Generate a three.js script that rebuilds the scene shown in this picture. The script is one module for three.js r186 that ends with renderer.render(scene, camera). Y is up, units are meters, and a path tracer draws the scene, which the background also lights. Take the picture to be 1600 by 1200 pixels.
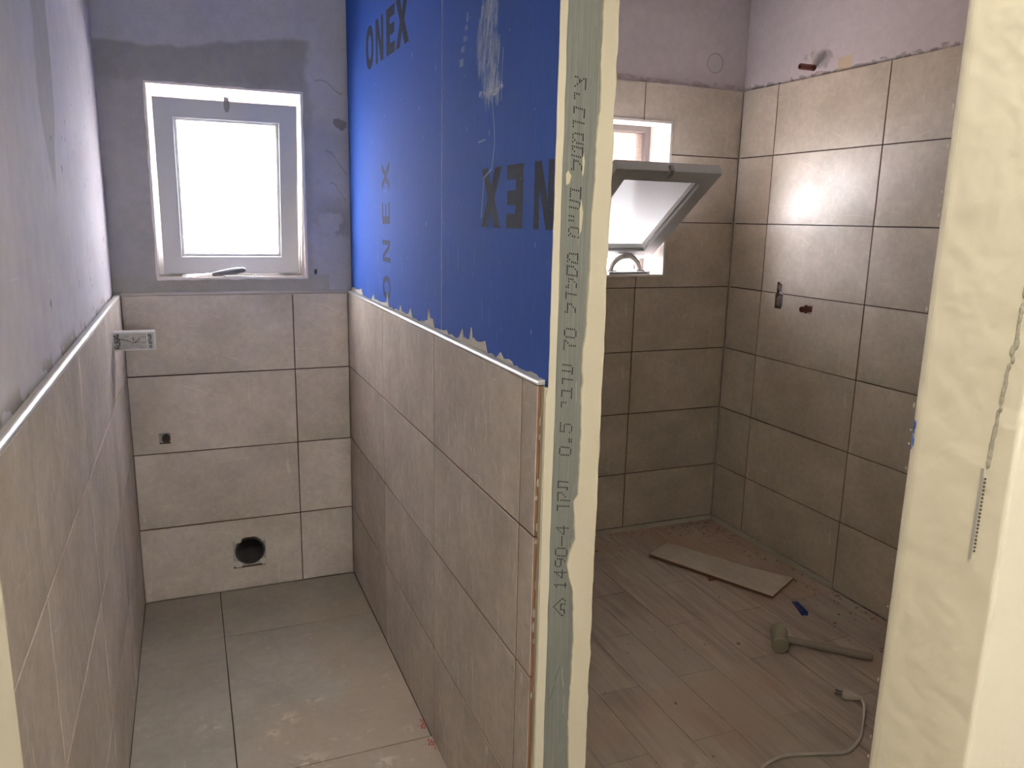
import * as THREE from 'three';
import { RoundedBoxGeometry } from 'three/addons/geometries/RoundedBoxGeometry.js';
import { mergeGeometries } from 'three/addons/utils/BufferGeometryUtils.js';
import { RectAreaLightUniformsLib } from 'three/addons/lights/RectAreaLightUniformsLib.js';

// ------------------------------------------------------------------ camera, sky, light, exposure
const scene = new THREE.Scene();
const camera = new THREE.PerspectiveCamera(52.342, 4 / 3, 0.05, 100);
camera.rotation.order = 'YXZ';
camera.position.set(-0.18413, 1.49855, 3.13334);
camera.rotation.set(-0.207810, -0.393974, 0.021328);
const renderer = new THREE.WebGLRenderer({ antialias: true });
renderer.toneMapping = THREE.LinearToneMapping;
renderer.toneMappingExposure = 1.5;
renderer.shadowMap.enabled = true;
RectAreaLightUniformsLib.init();
scene.background = new THREE.Color().setRGB(50.0, 48.8, 51.5);      // bright even overcast sky

const CEIL = 2.5, XL = -0.413, XP = 0.4014, XR = 2.25, ZF = 2.533, ZH = 2.66;

// unseen hallway ceiling panel, added to light jambs, left wall and partition
const ADDED_LAMP = { x: 0.1, z: 3.0, w: 1.5, d: 0.3, color: [1, 0.94, 0.83], power: 13 };
{
  const l = new THREE.RectAreaLight(new THREE.Color().setRGB(...ADDED_LAMP.color), ADDED_LAMP.power, ADDED_LAMP.w, ADDED_LAMP.d);
  l.position.set(ADDED_LAMP.x, CEIL - 0.05, ADDED_LAMP.z); l.rotation.x = -Math.PI / 2; l.name = 'added_lamp_light'; l.castShadow = true;
  scene.add(l);
}

// ------------------------------------------------------------------ helpers
function rng(seed) { let a = seed >>> 0; return () => { a = (a + 0x6D2B79F5) >>> 0; let t = a; t = Math.imul(t ^ (t >>> 15), t | 1); t ^= t + Math.imul(t ^ (t >>> 7), t | 61); return ((t ^ (t >>> 14)) >>> 0) / 4294967296; }; }
const hash = (x, y, s) => { let h = Math.imul(x, 374761393) ^ Math.imul(y, 668265263) ^ Math.imul(s, 1442695041); h = Math.imul(h ^ (h >>> 13), 1274126177); return ((h ^ (h >>> 16)) >>> 0) / 4294967296; };
function vnoise(x, y, s = 0) { const ix = Math.floor(x), iy = Math.floor(y), fx = x - ix, fy = y - iy, u = fx * fx * (3 - 2 * fx), v = fy * fy * (3 - 2 * fy); const a = hash(ix, iy, s), b = hash(ix + 1, iy, s), c = hash(ix, iy + 1, s), d = hash(ix + 1, iy + 1, s); return a + (b - a) * u + (c - a) * v + (a - b - c + d) * u * v; }
function fbm(x, y, s = 0, o = 4) { let t = 0, a = 0.5, n = 0; for (let i = 0; i < o; i++) { t += a * vnoise(x, y, s + i * 17); n += a; a *= 0.5; x *= 2.03; y *= 2.03; } return t / n; }
const sstep = (a, b, x) => { const t = Math.min(1, Math.max(0, (x - a) / (b - a))); return t * t * (3 - 2 * t); };
const mix = (a, b, t) => a + (b - a) * t;
const mix3 = (a, b, t) => [mix(a[0], b[0], t), mix(a[1], b[1], t), mix(a[2], b[2], t)];
const gauss = (x, y, cx, cy, rx, ry) => Math.exp(-(((x - cx) / rx) ** 2 + ((y - cy) / ry) ** 2));
// texture over the rectangle [x0,x1] x [y0,y1] in metres; fn(x, y) gives sRGB 0..255
function area(x0, x1, y0, y1, pxPerM, fn) {
  const w = Math.round((x1 - x0) * pxPerM), h = Math.round((y1 - y0) * pxPerM), d = new Uint8Array(w * h * 4);
  for (let j = 0; j < h; j++) for (let i = 0; i < w; i++) { const c = fn(x0 + (i + 0.5) / w * (x1 - x0), y0 + (j + 0.5) / h * (y1 - y0)), k = (j * w + i) * 4; d[k] = Math.min(255, Math.max(0, c[0])); d[k + 1] = Math.min(255, Math.max(0, c[1])); d[k + 2] = Math.min(255, Math.max(0, c[2])); d[k + 3] = 255; }
  const t = new THREE.DataTexture(d, w, h); t.colorSpace = THREE.SRGBColorSpace; t.magFilter = THREE.LinearFilter; t.minFilter = THREE.LinearMipmapLinearFilter; t.generateMipmaps = true; t.wrapS = t.wrapT = THREE.ClampToEdgeWrapping; t.needsUpdate = true;
  t.userData = { x0, x1, y0, y1 };
  return t;
}
function grey(w, h, fn) { const d = new Uint8Array(w * h * 4); for (let j = 0; j < h; j++) for (let i = 0; i < w; i++) { const v = Math.min(255, Math.max(0, fn(i, j) * 255)), k = (j * w + i) * 4; d[k] = d[k + 1] = d[k + 2] = v; d[k + 3] = 255; } const t = new THREE.DataTexture(d, w, h); t.magFilter = THREE.LinearFilter; t.minFilter = THREE.LinearMipmapLinearFilter; t.generateMipmaps = true; t.wrapS = t.wrapT = THREE.RepeatWrapping; t.needsUpdate = true; return t; }
function canvas(w, h, draw) { const c = document.createElement('canvas'); c.width = w; c.height = h; draw(c.getContext('2d')); const t = new THREE.CanvasTexture(c); t.colorSpace = THREE.SRGBColorSpace; return t; }
// rewrite uv so that local (x, y) metres fall on the texture's rectangle
function uvTo(g, r, fx = (x, y, z) => x, fy = (x, y, z) => y) { const p = g.attributes.position, uv = new Float32Array(p.count * 2); for (let i = 0; i < p.count; i++) { const X = p.getX(i), Y = p.getY(i), Z = p.getZ(i); uv[2 * i] = (fx(X, Y, Z) - r.x0) / (r.x1 - r.x0); uv[2 * i + 1] = (fy(X, Y, Z) - r.y0) / (r.y1 - r.y0); } g.setAttribute('uv', new THREE.BufferAttribute(uv, 2)); return g; }
const taken = {};
function numbered(n) { const k = taken[n] = (taken[n] ?? -1) + 1; return k ? n + '_' + String(k).padStart(3, '0') : n; }
function put(o, name, parent) { o.name = parent ? name : numbered(name); o.traverse((m) => { if (m.isMesh) { m.castShadow = true; m.receiveShadow = true; } }); (parent ?? scene).add(o); return o; }
const obj = (name, g, m, parent, p) => { const o = new THREE.Mesh(g, m); if (p) o.position.set(...p); return put(o, name, parent); };
const grp = (name, p = [0, 0, 0]) => { const o = new THREE.Group(); o.position.set(...p); return put(o, name); };
function tag(o, label, category, group) { o.userData = { label, category }; if (group) o.userData.group = group; return o; }
function struct(o, label, category) { o.userData = { kind: 'structure', label, category }; return o; }
const box = (x0, x1, y0, y1, z0, z1) => new THREE.BoxGeometry(x1 - x0, y1 - y0, z1 - z0).translate((x0 + x1) / 2, (y0 + y1) / 2, (z0 + z1) / 2);
function rectShape(x0, x1, y0, y1, holes = []) { const s = new THREE.Shape([[x0, y0], [x1, y0], [x1, y1], [x0, y1]].map((p) => new THREE.Vector2(...p))); for (const h of holes) s.holes.push(h); return s; }
const rectPath = (x0, x1, y0, y1) => new THREE.Path([[x0, y0], [x0, y1], [x1, y1], [x1, y0]].map((p) => new THREE.Vector2(...p)));
const circPath = (x, y, r) => { const p = new THREE.Path(); p.absarc(x, y, r, 0, Math.PI * 2, true); return p; };
const ext = (s, depth, o = {}) => new THREE.ExtrudeGeometry(s, { depth, bevelEnabled: false, curveSegments: 24, ...o });
const tube = (pts, r, seg = 24, rad = 10) => new THREE.TubeGeometry(new THREE.CatmullRomCurve3(pts.map((p) => new THREE.Vector3(...p))), seg, r, rad);
const std = (c, r = 0.8, m = 0, o = {}) => new THREE.MeshStandardMaterial({ color: new THREE.Color().setRGB(...c), roughness: r, metalness: m, ...o });
const lathe = (pts, n = 24) => new THREE.LatheGeometry(pts.map((p) => new THREE.Vector2(...p)), n);

// ------------------------------------------------------------------ materials
const plasterBump = grey(512, 512, (i, j) => 0.55 * fbm(i / 60, j / 60, 5, 5) + 0.45 * fbm(i / 9, j / 9, 9, 3));
const creamBump = grey(512, 512, (i, j) => 0.5 * fbm(i / 110, j / 45, 15, 4) + 0.5 * fbm(i / 12, j / 12, 19, 3));
const M = {};
M.cream = std([0.72, 0.67, 0.52], 0.75, 0, { bumpMap: creamBump, bumpScale: 0.004 });
M.creamFiller = std([0.66, 0.60, 0.43], 0.85, 0, { bumpMap: creamBump, bumpScale: 0.003 });
M.gypsum = std([0.66, 0.61, 0.45], 0.9);
M.ceil = std([0.82, 0.81, 0.82], 0.9);
M.mortar = std([0.055, 0.042, 0.032], 0.95);
M.adhesive = std([0.58, 0.55, 0.48], 0.9);
M.clay = std([0.23, 0.115, 0.06], 0.9);
M.reveal = std([0.62, 0.55, 0.51], 0.8, 0, { bumpMap: plasterBump, bumpScale: 0.002 });
M.lip = std([0.80, 0.77, 0.74], 0.85, 0, { bumpMap: plasterBump, bumpScale: 0.002 });
M.capping = std([0.50, 0.465, 0.41], 0.6);
M.frame = std([0.55, 0.56, 0.58], 0.4);
M.frameWhite = std([0.75, 0.75, 0.74], 0.4);
M.frameDark = std([0.10, 0.085, 0.08], 0.5);
M.alu = std([0.60, 0.59, 0.55], 0.36, 0.5);
M.pvc = std([0.085, 0.072, 0.068], 0.95);
M.red = std([0.17, 0.055, 0.045], 0.6);
M.redDark = std([0.03, 0.012, 0.01], 0.8);
M.concrete = std([0.42, 0.40, 0.37], 0.95, 0, { bumpMap: plasterBump, bumpScale: 0.003 });
M.lump = std([0.17, 0.15, 0.14], 0.95);
M.frosted = new THREE.MeshPhysicalMaterial({ color: new THREE.Color().setRGB(0.86, 0.87, 0.88), transmission: 0.8, roughness: 0.9, thickness: 0, ior: 1.45, metalness: 0 });
M.frostedDim = new THREE.MeshPhysicalMaterial({ color: new THREE.Color().setRGB(0.82, 0.82, 0.83), transmission: 0.07, roughness: 0.95, thickness: 0, ior: 1.45 });  // same frosted glass, transmission cut so the open sash pane looks less bright
M.bronzeGlass = new THREE.MeshPhysicalMaterial({ color: new THREE.Color().setRGB(0.034, 0.024, 0.0205), transmission: 0.9, roughness: 0.8, thickness: 0, ior: 1.45, bumpMap: grey(256, 256, (i, j) => fbm(i / 6, j / 6, 44, 2)), bumpScale: 0.004 });

// glazed stone-look wall tiles: greige body tone, cloudy patches, thin pale veins, dried adhesive smears
function tileTexture(seed, smears) {
  const R = rng(seed), veins = [], sm = [];
  for (let i = 0; i < 7; i++) veins.push([R() * 0.6, R() * 0.3, (R() - 0.5) * 2.6, 0.03 + R() * 0.12, R() * 100]);
  for (let i = 0; i < smears; i++) sm.push([R() * 0.6, R() * 0.3, 0.003 + R() * 0.006, 0.02 + R() * 0.07, R()]);
  return area(0, 0.6, 0, 0.3, 900, (x, y) => {
    const c = fbm(x * 6 + seed, y * 6, seed, 4) - 0.5, f = fbm(x * 60, y * 60, seed + 3, 3) - 0.5, b = vnoise(x * 420, y * 420, seed + 8) - 0.5;
    let l = 1 + c * 0.24 + f * 0.10 + b * 0.05, v = 0;
    for (const [vx, vy, k, len, s] of veins) { const dx = x - vx; if (Math.abs(dx) > len) continue; const d = y - vy - k * dx * 0.5 - 0.03 * (fbm(x * 14, s, 3, 3) - 0.5); v = Math.max(v, Math.exp(-((d / 0.0011) ** 2)) * (1 - Math.abs(dx) / len) * (0.25 + 0.75 * vnoise(x * 40, s, 4))); }
    let s = 0; for (const [sx, sy, w, h, t] of sm) { const q = Math.exp(-(((x - sx + 0.3 * (t - 0.5) * (y - sy)) / w) ** 2) - ((y - sy) / h) ** 2); s = Math.max(s, q * sstep(0.45, 0.75, fbm(x * 160, y * 40, 71, 3)) * t); }
    l += v * 0.17;
    return mix3([191 * l, 180 * l, 167 * l + c * 4], [226, 221, 210], s * 0.9);
  });
}
const tileRough = grey(512, 256, (i, j) => 0.42 + 0.3 * fbm(i / 50, j / 50, 31, 4));
const tileMats = (smears, s0, rough, spec) => [0, 1, 2, 3].map((k) => new THREE.MeshPhysicalMaterial({ map: tileTexture(s0 + k * 7, smears), roughness: rough, roughnessMap: tileRough, metalness: 0, specularIntensity: spec }));
const TM_A = tileMats(5, 11, 0.75, 1), TM_B = tileMats(44, 101, 1, 0.35);   // the tiles beside the passage are dull with dust

// subtract rectangles from a rectangle -> rectangles
function minus(r, h) { const [a, b, c, d] = r, [e, f, g, i] = h; if (f <= a || e >= b || i <= c || g >= d) return [r]; const o = []; if (e > a) o.push([a, e, c, d]); if (f < b) o.push([f, b, c, d]); const l = Math.max(a, e), m = Math.min(b, f); if (g > c) o.push([l, m, c, g]); if (i < d) o.push([l, m, i, d]); return o; }
// one tile: glazed face with a small chamfer (group 0) and clay sides (group 1); u,v metres, face at w = 0, thickness t
function tileGeo(u0, u1, v0, v1, holes, t, ou, ov) {
  let rs = [[u0, u1, v0, v1]]; for (const h of holes) rs = rs.flatMap((r) => minus(r, h));
  const P = [], U = [], idx = [[], []], c = 0.0012, lone = rs.length === 1;
  const quad = (g, pts) => { const b = P.length / 3; for (const q of pts) { P.push(...q); U.push((q[0] - u0 + ou) / 0.6, (q[1] - v0 + ov) / 0.3); } idx[g].push(b, b + 1, b + 2, b, b + 2, b + 3); };
  for (const [a, b, e, f] of rs) {
    const k = lone ? c : 0;
    quad(0, [[a + k, e + k, 0], [b - k, e + k, 0], [b - k, f - k, 0], [a + k, f - k, 0]]);
    if (k) { const o = [[a, e], [b, e], [b, f], [a, f]], n = [[a + k, e + k], [b - k, e + k], [b - k, f - k], [a + k, f - k]]; for (let i = 0; i < 4; i++) { const j = (i + 1) % 4; quad(0, [[...o[i], -k], [...o[j], -k], [...n[j], 0], [...n[i], 0]]); } }
    const o = [[a, e], [b, e], [b, f], [a, f]]; for (let i = 0; i < 4; i++) { const j = (i + 1) % 4; quad(1, [[...o[i], -t], [...o[j], -t], [...o[j], -k], [...o[i], -k]]); }
    quad(1, [[a, f, -t], [b, f, -t], [b, e, -t], [a, e, -t]]);
  }
  const g = new THREE.BufferGeometry(); g.setAttribute('position', new THREE.Float32BufferAttribute(P, 3)); g.setAttribute('uv', new THREE.Float32BufferAttribute(U, 2)); g.setIndex([...idx[0], ...idx[1]]);
  g.addGroup(0, idx[0].length, 0); g.addGroup(idx[0].length, idx[1].length, 1); g.computeVertexNormals(); return g;
}
// tiles over columns x rows on a wall given by a frame (group with position + rotation)
const TT = 0.009, GAP = 0.0019;
function tiling(parent, frame, cols, rows, mats, holes, seed, gap = GAP) {
  const R = rng(seed);
  for (let i = 0; i + 1 < cols.length; i++) for (let j = 0; j + 1 < rows.length; j++) {
    const u0 = cols[i] + gap, u1 = cols[i + 1] - gap, v0 = rows[j] + gap, v1 = rows[j + 1] - gap, w = u1 - u0, h = v1 - v0;
    const cu = (u0 + u1) / 2, cv = (v0 + v1) / 2, hl = holes.map(([a, b, c, d]) => [a - cu, b - cu, c - cv, d - cv]);
    const g = tileGeo(-w / 2, w / 2, -h / 2, h / 2, hl, TT, Math.max(0, R() * (0.6 - w)), Math.max(0, R() * (0.3 - h)));
    const m = new THREE.Mesh(g, [mats[Math.floor(R() * mats.length)], M.clay]);
    m.position.copy(new THREE.Vector3(cu, cv, (R() - 0.5) * 0.0008).applyMatrix4(frame)); m.quaternion.setFromRotationMatrix(frame);
    put(m, 'tile', parent);
  }
}
const frameAt = (x, y, z, ry = 0, rx = 0) => new THREE.Matrix4().makeRotationFromEuler(new THREE.Euler(rx, ry, 0)).setPosition(x, y, z);
const rows4 = [0, 0.3, 0.6, 0.9, 1.2], rows7 = [0.026, 0.3, 0.6, 0.9, 1.2, 1.5, 1.8, 2.1];

// ------------------------------------------------------------------ back wall
const W1 = [-0.285, 0.247, 1.258, 1.941], W2 = [1.339, 1.869, 1.257, 1.936];
const DRAIN = [-0.081, 0.0437, 0.092, 0.2197], SPOUT = [-0.3205, -0.2815, 0.6375, 0.6795];
const PZ = -0.016;      // face of the plaster behind the tile face
{
  const wall = struct(grp('wall_back'), 'back wall with two small windows, plaster above and tiles below', 'wall');
  const texL = area(-0.5, 0.45, 1.15, 2.5, 700, (x, y) => {
    const n = fbm(x * 5, y * 5, 3, 5) - 0.5, f = fbm(x * 40, y * 40, 4, 4) - 0.5, e = 0.05 * (fbm(x * 9, y * 9, 6, 4) - 0.5), b = vnoise(x * 330, y * 330, 2) - 0.5;
    let c = [182, 181, 188];
    const top = 2.09 + 0.03 * Math.sin(x * 5) + e, right = 0.27 + e * 1.2;
    const skim = (1 - sstep(top - 0.006, top + 0.012, y)) * (1 - sstep(right - 0.01, right + 0.02, x));
    c = mix3(c, [164, 161, 158], skim * 0.75);
    c = mix3(c, [146, 144, 142], skim * sstep(1.93, 1.97, y + e) * 0.6);
    c = mix3(c, [168, 164, 154], (1 - sstep(1.262, 1.275, y + e * 0.2)) * 0.7 * (1 - sstep(0.33, 0.335, x)));
    const spot = gauss(x, y, 0.39, 1.84, 0.03, 0.025) > 0.5 + f ? 1 : 0; c = mix3(c, [120, 118, 116], spot * 0.7);
    if (((x - 0.2815) / 0.006) ** 2 + ((y - 1.281 - 0.3 * (x - 0.2815)) / 0.011) ** 2 < 1) c = [72, 70, 70];
    const smear = sstep(0.5, 0.62, fbm(x * 12, y * 9, 55, 4)) * gauss(x, y, 0.36, 1.46, 0.07, 0.09); c = mix3(c, [128, 126, 126], smear * 0.6);
    for (const [px, py, dx, dy] of [[0.33, 1.74, 0.08, -0.07], [0.345, 1.62, 0.06, -0.05], [0.30, 1.99, 0.1, -0.03]]) { const t = Math.min(1, Math.max(0, (x - px) / dx)), q = Math.abs(y - py - dy * t - 0.012 * Math.sin(t * 5)); if (x > px && x < px + dx) c = mix3(c, [118, 117, 118], Math.exp(-((q / 0.0022) ** 2)) * 0.6); }
    const l = 1 + n * 0.12 + f * 0.07 + b * 0.03; return [c[0] * l, c[1] * l, c[2] * l];
  });
  const texR = area(0.4, 2.4, 2.0, 2.5, 500, (x, y) => {
    const n = fbm(x * 4, y * 4, 23, 5) - 0.5, f = fbm(x * 40, y * 40, 24, 4) - 0.5; const l = 1 + n * 0.10 + f * 0.06;
    const edge = (y < 2.118 + 0.012 * fbm(x * 20, 0, 7, 3) && fbm(x * 30, y * 30, 8, 3) > 0.56) ? 0.35 : 0;
    const c = mix3([202, 193, 198], [150, 136, 132], edge); return [c[0] * l, c[1] * l, c[2] * l];
  });
  const mL = new THREE.MeshStandardMaterial({ map: texL, roughness: 0.88, bumpMap: plasterBump, bumpScale: 0.0012 });
  const mR = new THREE.MeshStandardMaterial({ map: texR, roughness: 0.88, bumpMap: plasterBump, bumpScale: 0.0012 });
  const dcx = (DRAIN[0] + DRAIN[1]) / 2 + 0.003, dcy = 0.157;
  const jagged = new THREE.Path(Array.from({ length: 40 }, (_, i) => { const a = -i / 40 * Math.PI * 2, q = 0.0555 + 0.012 * (fbm(Math.cos(a) * 3 + 5, Math.sin(a) * 3 + 5, 12, 3) - 0.4); return new THREE.Vector2(dcx + q * Math.cos(a), dcy + q * Math.sin(a)); }));
  const gL = ext(rectShape(-0.62, 0.47, -0.1, CEIL, [rectPath(...W1), jagged]), 0.284); uvTo(gL, texL.userData);
  obj('plaster', gL, [mL, M.reveal], wall, [0, 0, PZ - 0.284]);
  const gR = ext(rectShape(0.47, 2.45, -0.1, CEIL, [rectPath(...W2)]), 0.284); uvTo(gR, texR.userData);
  obj('plaster', gR, [mR, M.reveal], wall, [0, 0, PZ - 0.284]);
  const bed = (x0, x1, y1, holes) => obj('mortar_bed', ext(rectShape(x0, x1, 0, y1, holes), 0.0075), M.mortar, wall, [0, 0, PZ]);
  bed(XL, XP, 1.19, [rectPath(...DRAIN), rectPath(...SPOUT)]); bed(0.53, XR, 2.095, [rectPath(...W2)]);
  tiling(wall, frameAt(0, 0, 0), [XL, 0.1875, XP], rows4, TM_A, [DRAIN, SPOUT], 5);
  tiling(wall, frameAt(0, 0, 0), [0.5285, 1.1243, 1.7243, XR], rows7, TM_A, [W2], 9);
  // plaster lip around the window openings
  for (const [x0, x1, y0, y1, s] of [[...W1, 3], [...W2, 8]]) {
    const R = rng(s), out = [], inn = [], e = s === 3 ? 0.006 : 0.009, wob = () => (R() - 0.5) * 0.004;
    const ring = (o, arr) => { const n = 22; for (let i = 0; i < n; i++) arr.push([x0 - o + (x1 - x0 + 2 * o) * i / n, y0 - o]); for (let i = 0; i < n; i++) arr.push([x1 + o, y0 - o + (y1 - y0 + 2 * o) * i / n]); for (let i = 0; i < n; i++) arr.push([x1 + o - (x1 - x0 + 2 * o) * i / n, y1 + o]); for (let i = 0; i < n; i++) arr.push([x0 - o, y1 + o - (y1 - y0 + 2 * o) * i / n]); };
    ring(e * 0.7, out); ring(-0.004, inn);
    const sh = new THREE.Shape(out.map((p) => new THREE.Vector2(p[0] + wob(), p[1] + wob()))); sh.holes.push(new THREE.Path(inn.map((p) => new THREE.Vector2(...p)).reverse()));
    obj('plaster_lip', ext(sh, s === 3 ? 0.004 : 0.019), M.lip, wall, [0, 0, PZ]);
  }
}
// strip at the foot of the shower walls
{
  const s = struct(grp('baseboard_shower'), 'narrow mortar strip along the foot of the shower walls', 'baseboard');
  obj('strip', box(0.5285, XR, 0, 0.024, PZ, 0.0025), M.capping, s); obj('strip', box(XR - 0.0025, XR + 0.012, 0, 0.024, 0.0025, 0.8396), M.capping, s);
}
// ------------------------------------------------------------------ side walls
{
  const wall = struct(grp('wall_left'), 'left wall, lilac plaster above a tiled lower half', 'wall');
  const R = rng(77), specks = []; for (let i = 0; i < 26; i++) specks.push([0.1 + R() * 1.3, 1.28 + R() * 0.7, 0.002 + R() * 0.004, 0.003 + R() * 0.007]);
  const tex = area(-0.3, ZF, 1.15, 2.5, 600, (x, y) => {
    const n = fbm(x * 4, y * 4, 33, 5) - 0.5, f = fbm(x * 35, y * 35, 34, 4) - 0.5, st = fbm(x * 50, y * 3, 35, 3) - 0.5; let c = [214, 209, 212];
    const e = 0.05 * (fbm(x * 8, y * 8, 36, 3) - 0.5);
    const d = Math.abs(x - 1.16 - e) - 0.09 * (1 - sstep(1.75, 1.5, y)); c = mix3(c, [160, 157, 155], (1 - sstep(0, 0.03, d)) * sstep(1.52, 1.6, y) * 0.75);
    c = mix3(c, [160, 152, 140], sstep(0.5, 0.56, fbm(x * 14, y * 22, 39, 3)) * (1 - sstep(1.205, 1.24, y)) * 0.8);
    for (const [a, b, w, h] of specks) if (Math.abs(x - a) < 0.02 && gauss(x, y, a, b, w, h) > 0.4 + f) c = mix3(c, [88, 82, 84], 0.75);
    for (const [a, b] of [[1.93, 1.565], [1.80, 1.558], [1.7, 1.39], [1.35, 1.36]]) c = mix3(c, [225, 222, 220], Math.exp(-(((x - a) / 0.05) ** 2) - (((y - b - 0.02 * (x - a)) / 0.002) ** 2)) * 0.8);
    const l = 1 + n * 0.10 + f * 0.06 + st * 0.04; return [c[0] * l, c[1] * l, c[2] * l];
  });
  const m = new THREE.MeshStandardMaterial({ map: tex, roughness: 0.85, bumpMap: plasterBump, bumpScale: 0.0012 });
  const g = box(-0.62, -0.436, -0.1, CEIL, PZ, ZF); uvTo(g, tex.userData, (x, y, z) => z, (x, y) => y); obj('plaster', g, m, wall);
  obj('mortar_bed', box(-0.436, XL - 0.0085, 0, 1.19, 0.001, ZF), M.mortar, wall);
  tiling(wall, frameAt(XL, 0, 0, Math.PI / 2), [-ZF, -2.44, -1.84, -1.24, -0.64, -0.001], [0, 0.3, 0.615, 0.915, 1.2], TM_B, [], 13);
}
const HOLES = [[0.335, 0.383, 1.132, 1.196], [0.341, 0.371, 1.196, 1.2495], [0.522, 0.567, 1.130, 1.166]];
{
  const wall = struct(grp('wall_right'), 'right shower wall tiled seven rows high with plaster above', 'wall');
  const tex = area(-0.1, ZF, 2.0, 2.5, 560, (x, y) => {
    const n = fbm(x * 4, y * 4, 43, 5) - 0.5, f = fbm(x * 40, y * 40, 44, 4) - 0.5; let c = [206, 197, 203];
    c = mix3(c, [128, 122, 122], sstep(0.35, 0.75, gauss(x, y, 0.46, 2.165, 0.085, 0.045) + (fbm(x * 30, y * 30, 46, 3) - 0.5)) * 0.7);
    c = mix3(c, [112, 104, 102], (y < 2.106 + 0.022 * fbm(x * 26, 0, 47, 3) && fbm(x * 40, y * 40, 48, 3) > 0.53) ? 0.45 : 0);
    if (x > 0.56 && x < 0.632 && y < 2.152 + 0.012 * (fbm(x * 40, 2, 49, 2) - 0.5)) c = mix3(c, [200, 178, 148], 0.75);
    const l = 1 + n * 0.09 + f * 0.06; return [c[0] * l, c[1] * l, c[2] * l];
  });
  const m = new THREE.MeshStandardMaterial({ map: tex, roughness: 0.85, bumpMap: plasterBump, bumpScale: 0.0012 });
  const g = ext(rectShape(PZ, ZF, -0.1, CEIL), 0.2); uvTo(g, tex.userData);
  const pl = obj('plaster', g, m, wall); pl.rotation.y = -Math.PI / 2; pl.position.set(XR + 0.014 + 0.2, 0, 0);
  const bedG = ext(rectShape(0.001, ZF, 0, 2.095, HOLES.map((h) => rectPath(...h))), 0.0045), bed = obj('mortar_bed', bedG, M.mortar, wall); bed.rotation.y = -Math.PI / 2; bed.position.set(XR + 0.014, 0, 0);
  const H = HOLES;
  tiling(wall, frameAt(XR, 0, 0, -Math.PI / 2), [0.001, 0.2382, 0.8396], rows7, TM_A, H, 17);
  tiling(wall, frameAt(XR, 0, 0, -Math.PI / 2), [0.8396, 1.4396, 2.0396, ZF], [0.002, ...rows7.slice(1)], TM_A, H, 19);
  const lump = (z, y, rz, ry, s) => { const q = new THREE.IcosahedronGeometry(1, 3), p = q.attributes.position; for (let i = 0; i < p.count; i++) { const k = 0.8 + 0.4 * fbm(p.getX(i) * 2 + s, p.getY(i) * 2 + p.getZ(i), s, 2); p.setXYZ(i, p.getX(i) * 0.012 * k, p.getY(i) * ry * k, p.getZ(i) * rz * k); } q.computeVertexNormals(); obj('mortar_lump', q, M.lump, wall, [XR + 0.010, y, z]); };
  lump(0.356, 1.165, 0.02, 0.026, 3); lump(0.353, 1.226, 0.013, 0.016, 5);
}
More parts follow.
